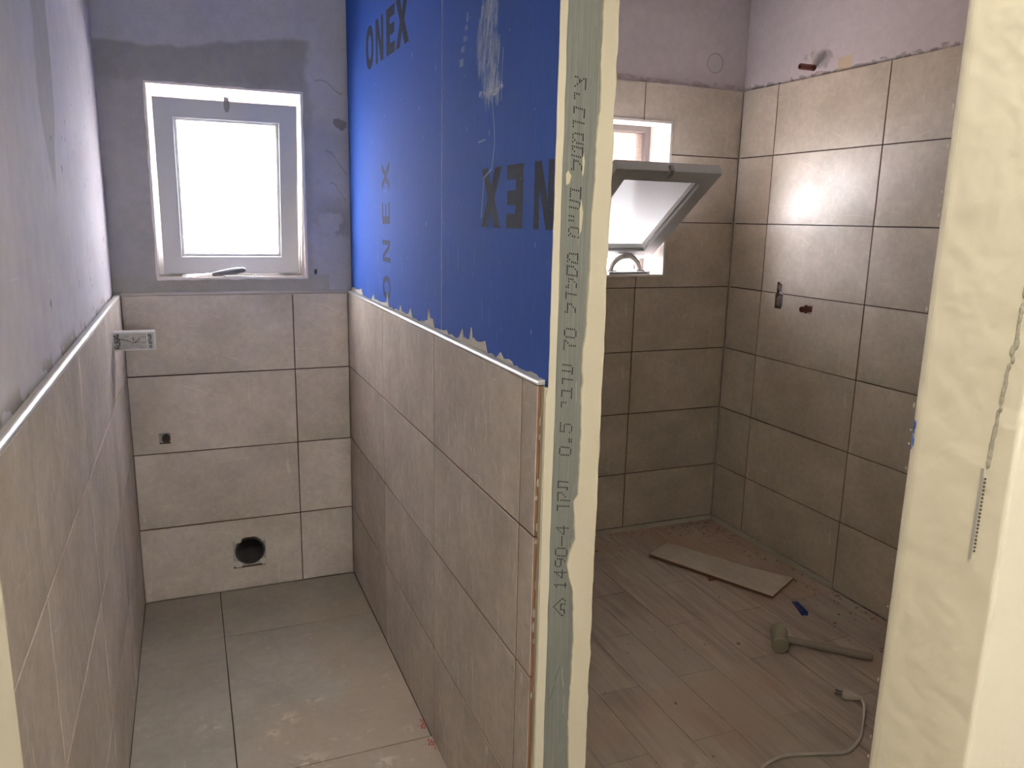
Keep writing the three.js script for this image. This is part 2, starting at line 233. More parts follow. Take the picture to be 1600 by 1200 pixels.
// ------------------------------------------------------------------ partition: boarded metal-stud wall
const PB = 0.4175, PE = 1.862;
{
  const wall = struct(grp('wall_partition'), 'unfinished stud partition, blue boards above tiles, open steel stud end', 'partition');
  const X0 = 0, X1 = PE, Y0 = 1.15, Y1 = CEIL, S = 1000;
  const px = (z) => (z - X0) * S, py = (y) => (Y1 - y) * S;
  const blueTex = canvas(Math.round((X1 - X0) * S), Math.round((Y1 - Y0) * S), (c) => {
    const W = c.canvas.width, Hh = c.canvas.height, R = rng(5);
    c.fillStyle = '#2c4d98'; c.fillRect(0, 0, W, Hh);
    for (let i = 0; i < 9000; i++) { const v = R(); c.fillStyle = v < 0.5 ? 'rgba(20,40,110,0.05)' : 'rgba(90,125,205,0.04)'; c.fillRect(R() * W, R() * Hh, 1 + R() * 3, 10 + R() * 70); }
    const word = (s, w, h, alpha, sp) => { c.font = 'bold 100px sans-serif'; c.textBaseline = 'alphabetic'; const n = s.length, cw = (w - sp * (n - 1)) / n; c.fillStyle = 'rgba(34,38,46,' + alpha + ')'; for (let i = 0; i < n; i++) { const t = c.measureText(s[i]).width; c.save(); c.translate(i * (cw + sp), 0); c.scale(cw / t, h / 73); c.fillText(s[i], 0, 0); c.strokeStyle = c.fillStyle; c.lineWidth = 5; c.lineJoin = 'miter'; if (alpha > 0.8) c.strokeText(s[i], 0, 0); c.restore(); } };
    c.save(); c.translate(px(0.335), py(1.983)); c.rotate(0.01); word('ONEX', 550, 126, 0.9, 14); c.restore();
    c.save(); c.translate(px(2.0), py(1.5985)); c.rotate(Math.PI); word('ONEX', 502, 116, 0.9, 32); c.restore();
    c.save(); c.translate(px(0.652), py(1.225)); c.rotate(-Math.PI / 2); word('ONEX', 445, 108, 0.66, 26); c.restore();
    // worn print
    for (const [a, b, d, e] of [[0.32, 0.9, 1.97, 2.13], [1.49, 1.87, 1.47, 1.62], [0.53, 0.67, 1.22, 1.68]]) for (let i = 0; i < 420; i++) { c.fillStyle = 'rgba(60,92,165,0.35)'; c.fillRect(px(a + R() * (b - a)), py(e - R() * (e - d)), 1 + R() * 3, 1 + R() * 4); }
    // dried filler smear
    for (let i = 0; i < 900; i++) { const t = R(), y = 1.97 - t * 0.215, w = 0.065 * (0.55 + 0.45 * Math.sin(t * 3.1)), zc = 1.535 - 0.02 * Math.sin(t * 4); c.fillStyle = 'rgba(190,194,202,' + (0.08 + 0.3 * R() * (t > 0.12 ? 1 : t * 8)) + ')'; c.save(); c.translate(px(zc + (R() - 0.5) * 2 * w), py(y)); c.rotate(0.1 + 0.15 * R()); c.fillRect(0, 0, 1 + R() * 5, 8 + R() * 34); c.restore(); }
    for (let i = 0; i < 60; i++) { c.fillStyle = 'rgba(205,207,212,0.35)'; const a = R() * Math.PI; c.fillRect(px(1.53 + 0.065 * Math.cos(a)), py(1.757 - 0.01 * Math.sin(a) + R() * 0.012), 4 + R() * 14, 2 + R() * 2); }
    for (const [z, y, w, h] of [[1.335, 1.85, 26, 16], [1.345, 1.875, 24, 12], [1.36, 1.895, 22, 12], [1.37, 1.915, 20, 10], [1.38, 1.94, 14, 20]]) { c.fillStyle = 'rgba(175,182,195,0.45)'; c.fillRect(px(z), py(y), w, h); }
    const line = (pts, w, s) => { c.strokeStyle = s; c.lineWidth = w; c.beginPath(); pts.forEach(([z, y], i) => i ? c.lineTo(px(z), py(y)) : c.moveTo(px(z), py(y))); c.stroke(); };
    line([[1.545, 1.745], [1.56, 1.69], [1.565, 1.65], [1.55, 1.60], [1.505, 1.585], [1.49, 1.50]], 3, 'rgba(190,198,212,0.6)');
    line([[1.605, 1.83], [1.60, 1.78], [1.598, 1.73]], 4, 'rgba(200,204,212,0.5)'); line([[1.465, 1.66], [1.51, 1.663]], 3, 'rgba(190,198,212,0.5)');
    for (let i = 0; i < 70; i++) { c.fillStyle = 'rgba(185,195,215,' + (0.2 + 0.4 * R()) + ')'; c.fillRect(px(R() * X1), py(1.2 + R() * 0.85), 1 + R() * 3, 2 + R() * 12); }
    for (let i = 0; i < 30; i++) { c.fillStyle = 'rgba(140,140,150,0.28)'; const z = R() * X1; c.fillRect(px(z), py(1.23 + R() * 0.2), 2 + R() * 4, 10 + R() * 60); }
  });
  const bm = new THREE.MeshPhysicalMaterial({ map: blueTex, roughness: 0.85, specularIntensity: 0.3 });
  const boards = [[0.002, 1.1985], [1.2015, PE]];
  for (const [a, b] of boards) { const g = new THREE.BoxGeometry(b - a, CEIL, 0.0125); g.translate((a + b) / 2, CEIL / 2, -0.00625); uvTo(g, { x0: X0, x1: X1, y0: Y0, y1: Y1 }); const o = obj('blue_board', g, [M.gypsum, M.gypsum, M.gypsum, M.gypsum, bm, M.gypsum], wall); o.rotation.y = -Math.PI / 2; o.position.set(PB, 0, 0); o.userData.label = 'blue moisture-resistant plasterboard with black print'; }
  obj('mortar_bed', box(XP + 0.0085, PB, 0, 1.19, 0.001, 1.843), M.mortar, wall);
  tiling(wall, frameAt(XP, 0, 0, -Math.PI / 2), [0.001, 0.5952, 1.1856, 1.7745, 1.8494], rows4, TM_B, [], 23, 0.002);
  obj('board_filler', box(0.4085, PB, 0, 1.196, 1.8495, PE), M.creamFiller, wall);
  // adhesive squeezed out above the tiles
  const adh = [[0.048, 1.224], [0.199, 1.232], [0.295, 1.208], [0.409, 1.233], [0.46, 1.215], [0.59, 1.222], [0.61, 1.254], [0.669, 1.212], [0.75, 1.214], [0.784, 1.233], [0.83, 1.215], [0.902, 1.237], [0.963, 1.212], [1.03, 1.216], [1.065, 1.222], [1.088, 1.255], [1.13, 1.232], [1.171, 1.213], [1.249, 1.22], [1.30, 1.212], [1.372, 1.239], [1.40, 1.22], [1.436, 1.251], [1.46, 1.226], [1.526, 1.233], [1.582, 1.210], [1.621, 1.223], [1.684, 1.215], [1.72, 1.208], [1.808, 1.211], [1.845, 1.205]];
  const Rj = rng(3), top = []; adh.forEach(([z, y], i) => { top.push([z, y]); if (adh[i + 1]) { const [z2, y2] = adh[i + 1]; top.push([mix(z, z2, 0.3), Math.max(1.206, Math.min(y, y2) - 0.004 * Rj())], [mix(z, z2, 0.7), Math.max(1.206, Math.min(y, y2) + 0.004 * Rj())]); } });
  const sh = new THREE.Shape([[0.01, 1.19], [1.845, 1.19], ...top.slice().reverse(), [0.01, 1.22]].map((p) => new THREE.Vector2(...p)));
  const ad = obj('adhesive_ridge', ext(sh, 0.0025), M.adhesive, wall); ad.rotation.y = -Math.PI / 2; ad.position.set(PB, 0, 0);
  // steel stud: channel with its web towards the door
  const dots = [[507,17399,548,17391,2],[587,17355,589,17313,3],[624,17339,665,17373,2],[706,17373,704,17209,6],[548,17278,504,17244,2],[499,17130,503,17044,3],[541,17122,583,17117,2],[500,16903,659,16875,5],[498,16871,501,16816,3],[703,16870,699,16742,5],[497,16674,697,16639,6],[495,16634,495,16582,2],[537,16470,657,16457,4],[495,16448,497,16399,2],[534,16359,534,16359,1],[496,16328,496,16328,1],[694,16459,695,16361,4],[575,16310,696,16294,4],[494,16252,657,16225,5],[496,16208,496,16208,1],[534,16168,534,16168,1],[693,16236,697,16101,6],[492,16102,656,16074,5],[533,16026,532,15976,3],[572,16010,614,16002,2],[651,15959,651,15959,1],[688,15924,689,15866,3],[530,15940,533,15864,3],[494,15869,494,15869,1],[487,15531,487,15403,4],[527,15518,646,15501,4],[687,15551,686,15372,7],[485,15339,644,15306,5],[680,15284,682,15219,3],[481,15219,638,15195,5],[480,15067,565,15055,3],[478,14990,559,14981,3],[522,14866,642,14852,4],[479,14835,480,14798,2],[519,14755,519,14755,1],[481,14726,481,14726,1],[680,14838,680,14768,3],[558,14712,601,14701,2],[673,14688,673,14688,1],[514,14407,638,14391,4],[479,14380,477,14326,3],[515,14298,515,14298,1],[474,14269,474,14269,1],[675,14397,677,14288,5],[557,14255,676,14230,4],[474,14189,598,14167,4],[475,14162,474,14031,5],[637,14123,637,14123,1],[675,14090,677,13996,4],[517,14025,635,14008,4],[514,13954,595,13942,3],[516,13904,516,13904,1],[630,13898,630,13898,1],[669,13858,669,13803,3],[512,13844,510,13800,2],[470,13811,470,13811,1],[468,13712,468,13612,4],[512,13689,669,13664,5],[507,13506,511,13349,6],[548,13499,588,13493,2],[624,13444,624,13444,1],[663,13413,666,13351,3],[467,13358,467,13358,1],[506,13052,665,13026,5],[465,13019,468,12937,4],[699,12984,701,12907,3],[500,12897,661,12874,5],[469,12833,463,12674,5],[506,12822,542,12785,2],[575,12732,698,12720,4],[459,12382,621,12357,5],[658,12316,654,12196,5],[455,12270,618,12244,5],[492,12113,655,12085,5],[457,12115,460,12038,3],[493,11890,617,11872,4],[454,11896,454,11790,4],[654,11919,654,11741,6],[452,11669,455,11590,3],[494,11666,541,11658,2],[451,11272,449,11112,5],[488,11108,488,11108,1],[529,11219,530,11100,4],[567,11242,651,11226,3],[687,11180,686,11107,3],[648,11074,648,11074,1],[643,10949,646,10886,3],[689,10924,688,10882,2],[487,10804,641,10773,5],[451,10773,449,10685,4],[686,10730,682,10654,3],[489,10649,642,10624,5],[448,10127,643,10090,6],[444,10103,444,10007,4],[483,10005,606,9984,4],[642,9980,641,9936,3],[444,9901,526,9890,3],[562,9844,603,9800,2],[445,9872,447,9746,5],[518,9740,689,9709,5],[485,9625,683,9596,6],[444,9640,444,9548,5],[445,9187,690,9145,7],[602,9192,606,9034,6],[484,9138,565,9048,3],[562,8987,565,8813,6],[485,8760,642,8731,5],[440,8740,439,8643,4],[681,8686,680,8606,3],[481,8606,648,8570,5],[484,8538,599,8517,4],[441,8500,442,8411,4],[639,8469,639,8469,1],[559,8500,559,8393,4],[480,8378,527,8371,2],[438,8269,684,8220,7],[600,8278,601,8125,6],[480,8226,563,8140,3],[444,8003,691,7951,7],[477,7956,477,7956,1],[674,7995,674,7914,3],[608,7670,436,7536,6],[436,7536,612,7320,6],[642,7664,685,7620,2],[594,7553,598,7443,5],[622,7558,679,7547,2],[598,7443,665,7427,3],[678,7409,681,7354,3],[612,7320,641,7315,2]];
  const studTex = canvas(512, 2048, (c) => {
    const R = rng(8); c.fillStyle = '#7f8278'; c.fillRect(0, 0, 512, 2048);
    for (let i = 0; i < 1500; i++) { c.fillStyle = R() < 0.5 ? 'rgba(60,68,66,0.05)' : 'rgba(175,180,168,0.05)'; c.fillRect(R() * 512, R() * 2048, 3 + R() * 20, 30 + R() * 200); }
    const X = (x) => (x - 0.428) / 0.08 * 512, Y = (y) => (2.0 - y) / 2.0 * 2048;
    for (let i = 0; i < 26; i++) { c.strokeStyle = 'rgba(214,210,190,' + (0.2 + 0.4 * R()) + ')'; c.lineWidth = 2 + R() * 5; const x = 250 + R() * 230, y = R() * 2048; c.beginPath(); c.moveTo(x, y); c.quadraticCurveTo(x + 20 * (R() - 0.5), y + 15, x + 60 * (R() - 0.5), y + 10 + R() * 40); c.stroke(); }
    c.fillStyle = '#0a0a08';
    for (const [a, b, d, e, n] of dots) for (let i = 0; i < n; i++) { const t = n > 1 ? i / (n - 1) : 0; c.beginPath(); c.ellipse(X(0.4 + mix(a, d, t) * 1e-4), Y(mix(b, e, t) * 1e-4), 8.6, 1.6, 0, 0, 7); c.fill(); }
    c.strokeStyle = 'rgba(60,64,60,0.6)'; c.lineWidth = 4; for (const [x, y] of [[0.462, 0.62], [0.452, 0.58]]) { c.beginPath(); c.moveTo(X(x), Y(y)); c.lineTo(X(x - 0.01), Y(y - 0.03)); c.stroke(); }
    for (const [x, y, w, h] of [[0.4385, 1.578, 70, 16], [0.468, 1.52, 46, 40], [0.47, 1.605, 30, 26]]) { c.fillStyle = '#cfc6a4'; c.beginPath(); c.moveTo(X(x), Y(y)); c.lineTo(X(x) + w * 0.4, Y(y) - h * 0.4); c.lineTo(X(x) + w, Y(y) + h * 0.2); c.lineTo(X(x) + w * 0.7, Y(y) + h); c.lineTo(X(x) + w * 0.1, Y(y) + h * 1.2); c.fill(); }
  });
  const sm = new THREE.MeshStandardMaterial({ map: studTex, roughness: 0.6, metalness: 0.1 });
  const sp = new THREE.Shape([[0.430, 1.815], [0.4315, 1.815], [0.4315, 1.8575], [0.4335, 1.8595], [0.5015, 1.8595], [0.5035, 1.8575], [0.5035, 1.815], [0.505, 1.815], [0.505, 1.858], [0.5025, 1.861], [0.4325, 1.861], [0.430, 1.858]].map(([x, z]) => new THREE.Vector2(x, -z)));
  const sg = ext(sp, CEIL); sg.rotateX(-Math.PI / 2); uvTo(sg, { x0: 0.428, x1: 0.508, y0: 0, y1: 2.0 }); const stud = obj('stud', sg, sm, wall); stud.userData.label = 'grey galvanised steel stud with dotted print';
  const outer = obj('plasterboard', box(0.505, 0.5175, 0, CEIL, 0, PE - 0.001), M.gypsum, wall);
  obj('skim_coat', box(0.5175, 0.5265, 0, CEIL, 0, PE - 0.002), M.creamFiller, wall);
  // cream filler trowelled over the stud edge, ragged
  const L = [[CEIL, 0.498], [1.866, 0.498], [1.764, 0.497], [1.70, 0.500], [1.642, 0.495], [1.571, 0.495], [1.494, 0.491], [1.436, 0.492], [1.289, 0.49], [1.268, 0.485], [1.224, 0.486], [1.202, 0.488], [1.187, 0.485], [1.096, 0.488], [0.982, 0.487], [0.967, 0.479], [0.891, 0.484], [0.860, 0.474], [0.838, 0.469], [0.80, 0.477], [0.78, 0.484], [0.673, 0.489], [0.486, 0.485], [0.379, 0.49], [0, 0.488]];
  const Rf = rng(31), le = [], re = []; L.forEach(([y, x], i) => { if (i) { const [y0, x0] = L[i - 1], n = Math.max(1, Math.round((y0 - y) / 0.012)); for (let k = 1; k <= n; k++) le.push([mix(x0, x, k / n) + (Rf() - 0.5) * 0.0018, mix(y0, y, k / n)]); } else le.push([x, y]); });
  for (let y = 0; y <= CEIL + 1e-6; y += 0.0125) re.push([0.527 + (fbm(y * 30, 0, 3, 3) - 0.5) * 0.005, y]);
  obj('filler_edge', ext(new THREE.Shape([...le, ...re].map((p) => new THREE.Vector2(...p))), 0.0035, { bevelEnabled: true, bevelThickness: 0.001, bevelSize: 0.001, bevelSegments: 1 }), M.creamFiller, wall, [0, 0, 1.861]);
  // thin filler over the gypsum edge of the blue board
  const le2 = [], re2 = []; for (let y = 0; y <= CEIL + 1e-6; y += 0.02) { le2.unshift([PB - 0.0006 + (fbm(y * 25, 5, 3, 3) - 0.5) * 0.002 - (y < 1.2 ? 0.005 : 0), y]); re2.push([0.4305 + (fbm(y * 20, 9, 3, 3) - 0.5) * 0.0025, y]); }
  obj('board_edge', ext(new THREE.Shape([...le2, ...re2].map((p) => new THREE.Vector2(...p))), 0.002), M.gypsum, wall, [0, 0, 1.8615]);
  for (let y = 0.05; y < 1.19; y += 0.03) if (vnoise(y * 60, 2, 9) > 0.45) { const q = new THREE.SphereGeometry(1, 8, 6); q.scale(0.0022, 0.004 + 0.009 * vnoise(y * 90, 1, 4), 0.0016); obj('glue_blob', q, M.creamFiller, wall, [XP + 0.003 + 0.005 * vnoise(y * 40, 7, 3), y, 1.8495]); }
}
// ------------------------------------------------------------------ edge profiles over the tiling
{
  const prof = () => { const s = new THREE.Shape(); s.moveTo(-0.012, 0); s.lineTo(0.0012, 0); s.absarc(-0.0078, 0, 0.009, 0, Math.PI / 2, false); s.lineTo(-0.0145, 0.009); s.lineTo(-0.0145, 0); return s; };   // x = out of the wall, y = up
  const bar = (len) => ext(prof(), len, { curveSegments: 6 });
  const a = obj('trim_1', bar(1.8494), M.alu, null, [XP, 1.2, 1.8494]); a.rotation.y = Math.PI; struct(a, 'bright metal edge profile capping the partition tiles', 'edge profile');
  const b = obj('trim_2', bar(ZF), M.alu, null, [XL, 1.2, 0]); struct(b, 'pale edge profile capping the tiles of the left wall', 'edge profile');
  const c = obj('trim_3', bar(XP - XL - 0.004), M.capping, null, [XL + 0.002, 1.2, 0]); c.rotation.y = -Math.PI / 2; c.position.x = XP - 0.002; struct(c, 'dull edge profile capping the tiles under the window', 'edge profile');
}
// ------------------------------------------------------------------ floor
{
  const fl = struct(grp('floor'), 'bathroom floor, large grey tiles beside narrow wood-look planks', 'floor');
  obj('screed', box(-0.62, 2.45, -0.1, -0.0095, -0.02, ZH), M.mortar, fl);
  const tex = area(-0.42, 0.5, 0, ZH, 560, (x, z) => {
    const n = fbm(x * 5, z * 5, 63, 5) - 0.5, f = fbm(x * 50, z * 50, 64, 4) - 0.5, b = vnoise(x * 300, z * 300, 65) - 0.5; let c = [160, 153, 139]; const l = 1 + n * 0.16 + f * 0.08 + b * 0.03;
    c = [c[0] * l, c[1] * l, c[2] * l]; c = mix3(c, [166, 146, 126], sstep(0.45, 0.75, fbm(x * 3, z * 3, 69, 3)) * 0.5);
    let s = sstep(0.74, 0.85, fbm(x * 40, z * 40, 66, 3)) * 0.35;
    for (const [a, e, r] of [[0.02, 0.93, 0.03], [0.11, 0.86, 0.025], [-0.03, 0.99, 0.02], [0.25, 1.22, 0.03], [-0.2, 0.9, 0.03], [0.05, 1.16, 0.05]]) s = Math.max(s, gauss(x, z, a, e, r, r) * sstep(0.45, 0.62, fbm(x * 70, z * 70, 67, 3)));
    return mix3(c, [200, 190, 172], s * 0.7);
  });
  const m = new THREE.MeshStandardMaterial({ map: tex, roughness: 0.6 });
  const put2 = (x0, x1, z0, z1, mm, r, name) => { const g = new RoundedBoxGeometry(x1 - x0, 0.009, z1 - z0, 1, 0.0008); g.translate((x0 + x1) / 2, 0, (z0 + z1) / 2); uvTo(g, r, (x) => x, (x, y, z) => z); obj(name, g, mm, fl, [0, -0.0045, 0]); };
  const zs = [0, 0.372, 1.162, 1.962, ZH], xs = [XL, -0.1385, 0.5255];
  for (let i = 0; i < 2; i++) for (let j = 0; j < 4; j++) put2(xs[i] + 0.0015, (j < 2 && i ? XP : xs[i + 1]) - 0.0015, zs[j] + 0.0015, zs[j + 1] - 0.0015, m, tex.userData, 'floor_tile');
  const ptex = area(0.5, 2.3, 0, ZH, 620, (x, z) => {
    const col = Math.floor((x - 0.659) / 0.152), tone = hash(col, Math.floor((z - (col & 1 ? 0.26 : 0.56)) / 0.6), 5) - 0.5;
    const g = fbm(x * 55, z * 5 + col * 9, 73, 4) - 0.5, g2 = fbm(x * 160, z * 10, 74, 3) - 0.5, b = vnoise(x * 330, z * 330, 75) - 0.5; const l = 1 + g * 0.22 + g2 * 0.12 + tone * 0.10 + b * 0.04;
    let c = [164 * l, 149 * l, 138 * l];
    c = mix3(c, [168, 138, 118], sstep(0.42, 0.68, fbm(x * 3, z * 3, 76, 4) + 0.30 * gauss(x, z, 2.2, 0.1, 0.6, 0.5)) * 0.65);
    c = mix3(c, [182, 173, 160], sstep(0.5, 0.72, fbm(x * 3 + 9, z * 2, 77, 4)) * 0.5);
    for (const [a, e, r] of [[1.05, 1.55, 0.09], [1.25, 1.75, 0.12], [1.5, 1.0, 0.03]]) c = mix3(c, [194, 184, 168], gauss(x, z, a, e, r, r * 0.5) * sstep(0.48, 0.6, fbm(x * 30, z * 14, 78, 3)) * 0.7);
    return c;
  });
  const pm = new THREE.MeshStandardMaterial({ map: ptex, roughness: 0.62 });
  const cols = [0.5275]; for (let x = 0.659; x < XR; x += 0.152) cols.push(x); cols.push(XR);
  for (let i = 0; i + 1 < cols.length; i++) { const k = i - 1, off = k & 1 ? 0.26 : 0.56; let z = 0.001; for (let e = off; z < ZH - 0.01; e += 0.6) { if (e - z < 0.02) continue; const z1 = Math.min(e, ZH); put2(cols[i] + 0.0007, cols[i + 1] - 0.0007, z + 0.0006, z1 - 0.0006, pm, ptex.userData, 'plank'); z = z1; } }
}
// ------------------------------------------------------------------ door wall, hall, ceiling
{
  const plan = (pts) => { const g = ext(new THREE.Shape(pts.map(([x, z]) => new THREE.Vector2(x, -z))), CEIL + 0.1); g.rotateX(-Math.PI / 2); g.translate(0, -0.1, 0); return g; };
  const arc = (cx, cz, r, a0, a1, n = 8) => Array.from({ length: n + 1 }, (_, i) => { const a = a0 + (a1 - a0) * i / n; return [cx + r * Math.cos(a), cz + r * Math.sin(a)]; });
  const P = Math.PI, xr = 0.531, xl = -0.313, r = 0.022, q = 0.005;
  const wall = struct(grp('wall_front'), 'cream plastered door wall with a bare doorway and rounded corners', 'wall');
  obj('jamb', plan([[2.45, ZF], [2.45, ZH], ...arc(xr + q, ZH - q, q, P / 2, P, 4), ...arc(xr + r, ZF + r, r, P, 1.5 * P)].reverse()), M.cream, wall);
  obj('jamb', plan([[-1.4, ZH], [-1.4, ZF], ...arc(xl - r, ZF + r, r, 1.5 * P, 2 * P), ...arc(xl - q, ZH - q, q, 0, P / 2, 4)].reverse()), M.cream, wall);
  obj('lintel', box(xl - 0.0005, xr + 0.0005, 2.3, CEIL, ZF, ZH), M.cream, wall);
  // exposed corner bead and blisters in the plaster of the jamb
  const bead = obj('corner_bead', box(xr - 0.0016, xr + 0.002, 1.172, 1.268, 2.6285, 2.6315), M.alu, wall); bead.userData.label = 'bare strip of metal corner bead';
  for (let y = 1.182; y < 1.262; y += 0.004) obj('bead_hole', new THREE.CylinderGeometry(0.0011, 0.0011, 0.001, 8).rotateZ(P / 2), M.frameDark, wall, [xr - 0.0006, y, 2.6335]);
  const R = rng(41); for (let i = 0; i < 26; i++) { const t = i / 25, y = 1.275 + t * 0.2, q2 = new THREE.SphereGeometry(1, 8, 6); q2.scale(0.0012 * (0.4 + R()), 0.004 + 0.005 * R(), 0.0016 + 0.0014 * R()); obj('plaster_blister', q2, M.cream, wall, [xr - 0.0003, y, 2.634 + t * 0.014 + (R() - 0.5) * 0.003]); }
  for (let i = 0; i < 40; i++) { const y = 0.6 + R() * 1.1, q2 = new THREE.SphereGeometry(1, 6, 5); q2.scale(0.001, 0.0012 + 0.002 * R(), 0.001); const far = R() < 0.5; obj('plaster_blister', q2, M.cream, wall, far ? [xr + 0.006, y, ZF + 0.004] : [xl - 0.005, y * 0.8, ZF + 0.005]); }
  // blue paint scuff on the rounded corner
  const sc = new THREE.BufferGeometry(), sp = [], si = []; for (let j = 0; j < 16; j++) for (let i = 0; i < 6; i++) { const y = 1.262 + j * 0.0022, a = P * 1.12 + i * 0.075; sp.push(xr + r + (r + 0.0004) * Math.cos(a), y, ZF + r + (r + 0.0004) * Math.sin(a)); }
  for (let j = 0; j < 15; j++) for (let i = 0; i < 5; i++) if (vnoise(i * 0.9, j * 0.55, 91) + 0.25 - Math.abs(i - 1.5 - j * 0.08) * 0.12 > 0.45) { const k = j * 6 + i; si.push(k, k + 1, k + 7, k, k + 7, k + 6); }
  sc.setAttribute('position', new THREE.Float32BufferAttribute(sp, 3)); sc.setIndex(si); sc.computeVertexNormals(); obj('paint_scuff', sc, std([0.06, 0.13, 0.45], 0.7), wall).userData.label = 'blue paint scuff';
  const HX0 = -1.2, HX1 = 1.7, HZ = 6.2, W3 = [0.05, 0.55, 1.15, 1.85];
  struct(obj('wall_hall_left', box(HX0 - 0.15, HX0, -0.1, CEIL, ZH, HZ), M.cream), 'hallway wall on one side of the doorway', 'wall');
  struct(obj('wall_hall_right', box(HX1, HX1 + 0.15, -0.1, CEIL, ZH, HZ), M.cream), 'hallway wall on the other side of the doorway', 'wall');
  struct(obj('wall_hall_back', ext(rectShape(HX0 - 0.15, HX1 + 0.15, -0.1, CEIL, [rectPath(...W3)]), 0.15), M.cream, null, [0, 0, HZ]), 'hallway end wall with an opening for the added window', 'wall');
  const w3 = struct(grp('window_3'), 'unseen clear window added at the far end of the hallway for fill light', 'window');  // added out of view to send sky light through the doorway
  obj('frame', ext(rectShape(...W3, [rectPath(W3[0] + 0.05, W3[1] - 0.05, W3[2] + 0.05, W3[3] - 0.05)]), 0.06), M.frameWhite, w3, [0, 0, HZ + 0.05]);
  obj('pane', new THREE.PlaneGeometry(W3[1] - W3[0] - 0.1, W3[3] - W3[2] - 0.1), new THREE.MeshPhysicalMaterial({ color: 0xffffff, transmission: 1, roughness: 0, thickness: 0 }), w3, [(W3[0] + W3[1]) / 2, (W3[2] + W3[3]) / 2, HZ + 0.08]);
  struct(obj('floor_hall', box(HX0, HX1, -0.1, 0, ZH, HZ), M.concrete), 'bare screed floor of the hallway', 'floor');
  struct(obj('ceiling', box(-1.4, 2.45, CEIL, CEIL + 0.12, -0.3, HZ + 0.15), M.ceil), 'flat white ceiling', 'ceiling');
  const lamp = tag(grp('added_hall_lamp', [ADDED_LAMP.x, CEIL, ADDED_LAMP.z]), 'long unseen ceiling panel added in the hallway as fill light', 'lamp');  // body of the added lamp, out of view
  obj('housing', new RoundedBoxGeometry(1.54, 0.03, 0.34, 2, 0.006), M.frameWhite, lamp, [0, -0.015, 0]);
  obj('diffuser', box(-0.75, 0.75, -0.036, -0.03, -0.15, 0.15), std([0.8, 0.8, 0.8], 0.5, 0, { emissive: new THREE.Color(1, 0.94, 0.82), emissiveIntensity: 2 }), lamp);
  struct(obj('ground_outside', box(-6, 8, -0.4, -0.3, -9, 14), std([0.45, 0.40, 0.35], 0.95)), 'pale ground outside the windows', 'ground');
}
// ------------------------------------------------------------------ windows
function sash(parent, w, h, pos, tilt, latchLabel, glass) {
  const r = 0.066, d = 0.045, g = ext(rectShape(-w / 2, w / 2, 0, h, [rectPath(-w / 2 + r, w / 2 - r, r, h - r)]), d - 0.006, { bevelEnabled: true, bevelThickness: 0.003, bevelSize: 0.003, bevelOffset: -0.003, bevelSegments: 2 });
  g.translate(0, 0, -d + 0.003); const s = obj('sash', g, M.frame, parent, pos); s.rotation.x = tilt;
  const b = 0.011, bg = ext(rectShape(-w / 2 + r - 0.001, w / 2 - r + 0.001, r - 0.001, h - r + 0.001, [rectPath(-w / 2 + r + b, w / 2 - r - b, r + b, h - r - b)]), 0.018, { bevelEnabled: true, bevelThickness: 0.003, bevelSize: 0.003, bevelOffset: -0.003, bevelSegments: 1 });
  obj('glazing_bead', bg, M.frameWhite, s, [0, 0, -0.034]);
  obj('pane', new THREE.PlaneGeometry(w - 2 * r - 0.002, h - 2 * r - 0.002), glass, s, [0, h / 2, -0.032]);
  obj('gasket', ext(rectShape(-w / 2 + 0.012, w / 2 - 0.012, 0.012, h - 0.012, [rectPath(-w / 2 + 0.018, w / 2 - 0.018, 0.018, h - 0.018)]), 0.006), M.frameDark, s, [0, 0, -0.05]);
  const l = obj('latch', mergeGeometries([new RoundedBoxGeometry(0.02, 0.03, 0.012, 2, 0.003).translate(0, h - 0.012, 0.005), new RoundedBoxGeometry(0.016, 0.016, 0.03, 2, 0.003).translate(0, h + 0.006, -0.008), new RoundedBoxGeometry(0.012, 0.012, 0.01, 2, 0.002).translate(0, h - 0.03, 0.004)]), std([0.3, 0.3, 0.31], 0.5), s); l.userData.label = latchLabel;
  return s;
}
function fixedFrame(parent, [x0, x1, y0, y1], z, bar, m, botBar) {
  obj('fixed_frame', ext(rectShape(x0, x1, y0, y1, [rectPath(x0 + bar, x1 - bar, y0 + botBar, y1 - bar)]), 0.05, { bevelEnabled: true, bevelThickness: 0.003, bevelSize: 0.003, bevelOffset: -0.003, bevelSegments: 1 }), m, parent, [0, 0, z - 0.05]);
}
{
  const w1 = struct(grp('window_1'), 'small frosted window tilted slightly open over the tiled end wall', 'window');
  fixedFrame(w1, W1, -0.175, 0.05, M.frameWhite, 0.03);
  sash(w1, 0.494, 0.634, [-0.0178, 1.2685, -0.12], 0.1665, 'grey window latch', M.frosted);
  for (const s of [-1, 1]) obj('hinge', new THREE.CylinderGeometry(0.005, 0.005, 0.05, 10).rotateZ(Math.PI / 2), M.alu, w1, [-0.0178 + s * 0.2, 1.268, -0.165]);
  const w2 = struct(grp('window_2'), 'small frosted window in the shower, sash folded far down into the room', 'window');
  fixedFrame(w2, W2, -0.175, 0.028, M.frameDark, 0.016);  // backlit shade of this frame is put into its dark colour
  obj('textured_pane', new THREE.PlaneGeometry(W2[1] - W2[0] - 0.056, W2[3] - 0.028 - 1.745), M.bronzeGlass, w2, [(W2[0] + W2[1]) / 2, (1.745 + W2[3] - 0.028) / 2, -0.2]);
  sash(w2, 0.494, 0.632, [1.61, 1.328, -0.10], 0.948, 'grey plastic latch on the sash edge', M.frostedDim);
  for (const s of [-1, 1]) obj('hinge', new RoundedBoxGeometry(0.012, 0.055, 0.03, 1, 0.002), M.frameDark, w2, [1.61 + s * 0.18, 1.302, -0.14]);
}
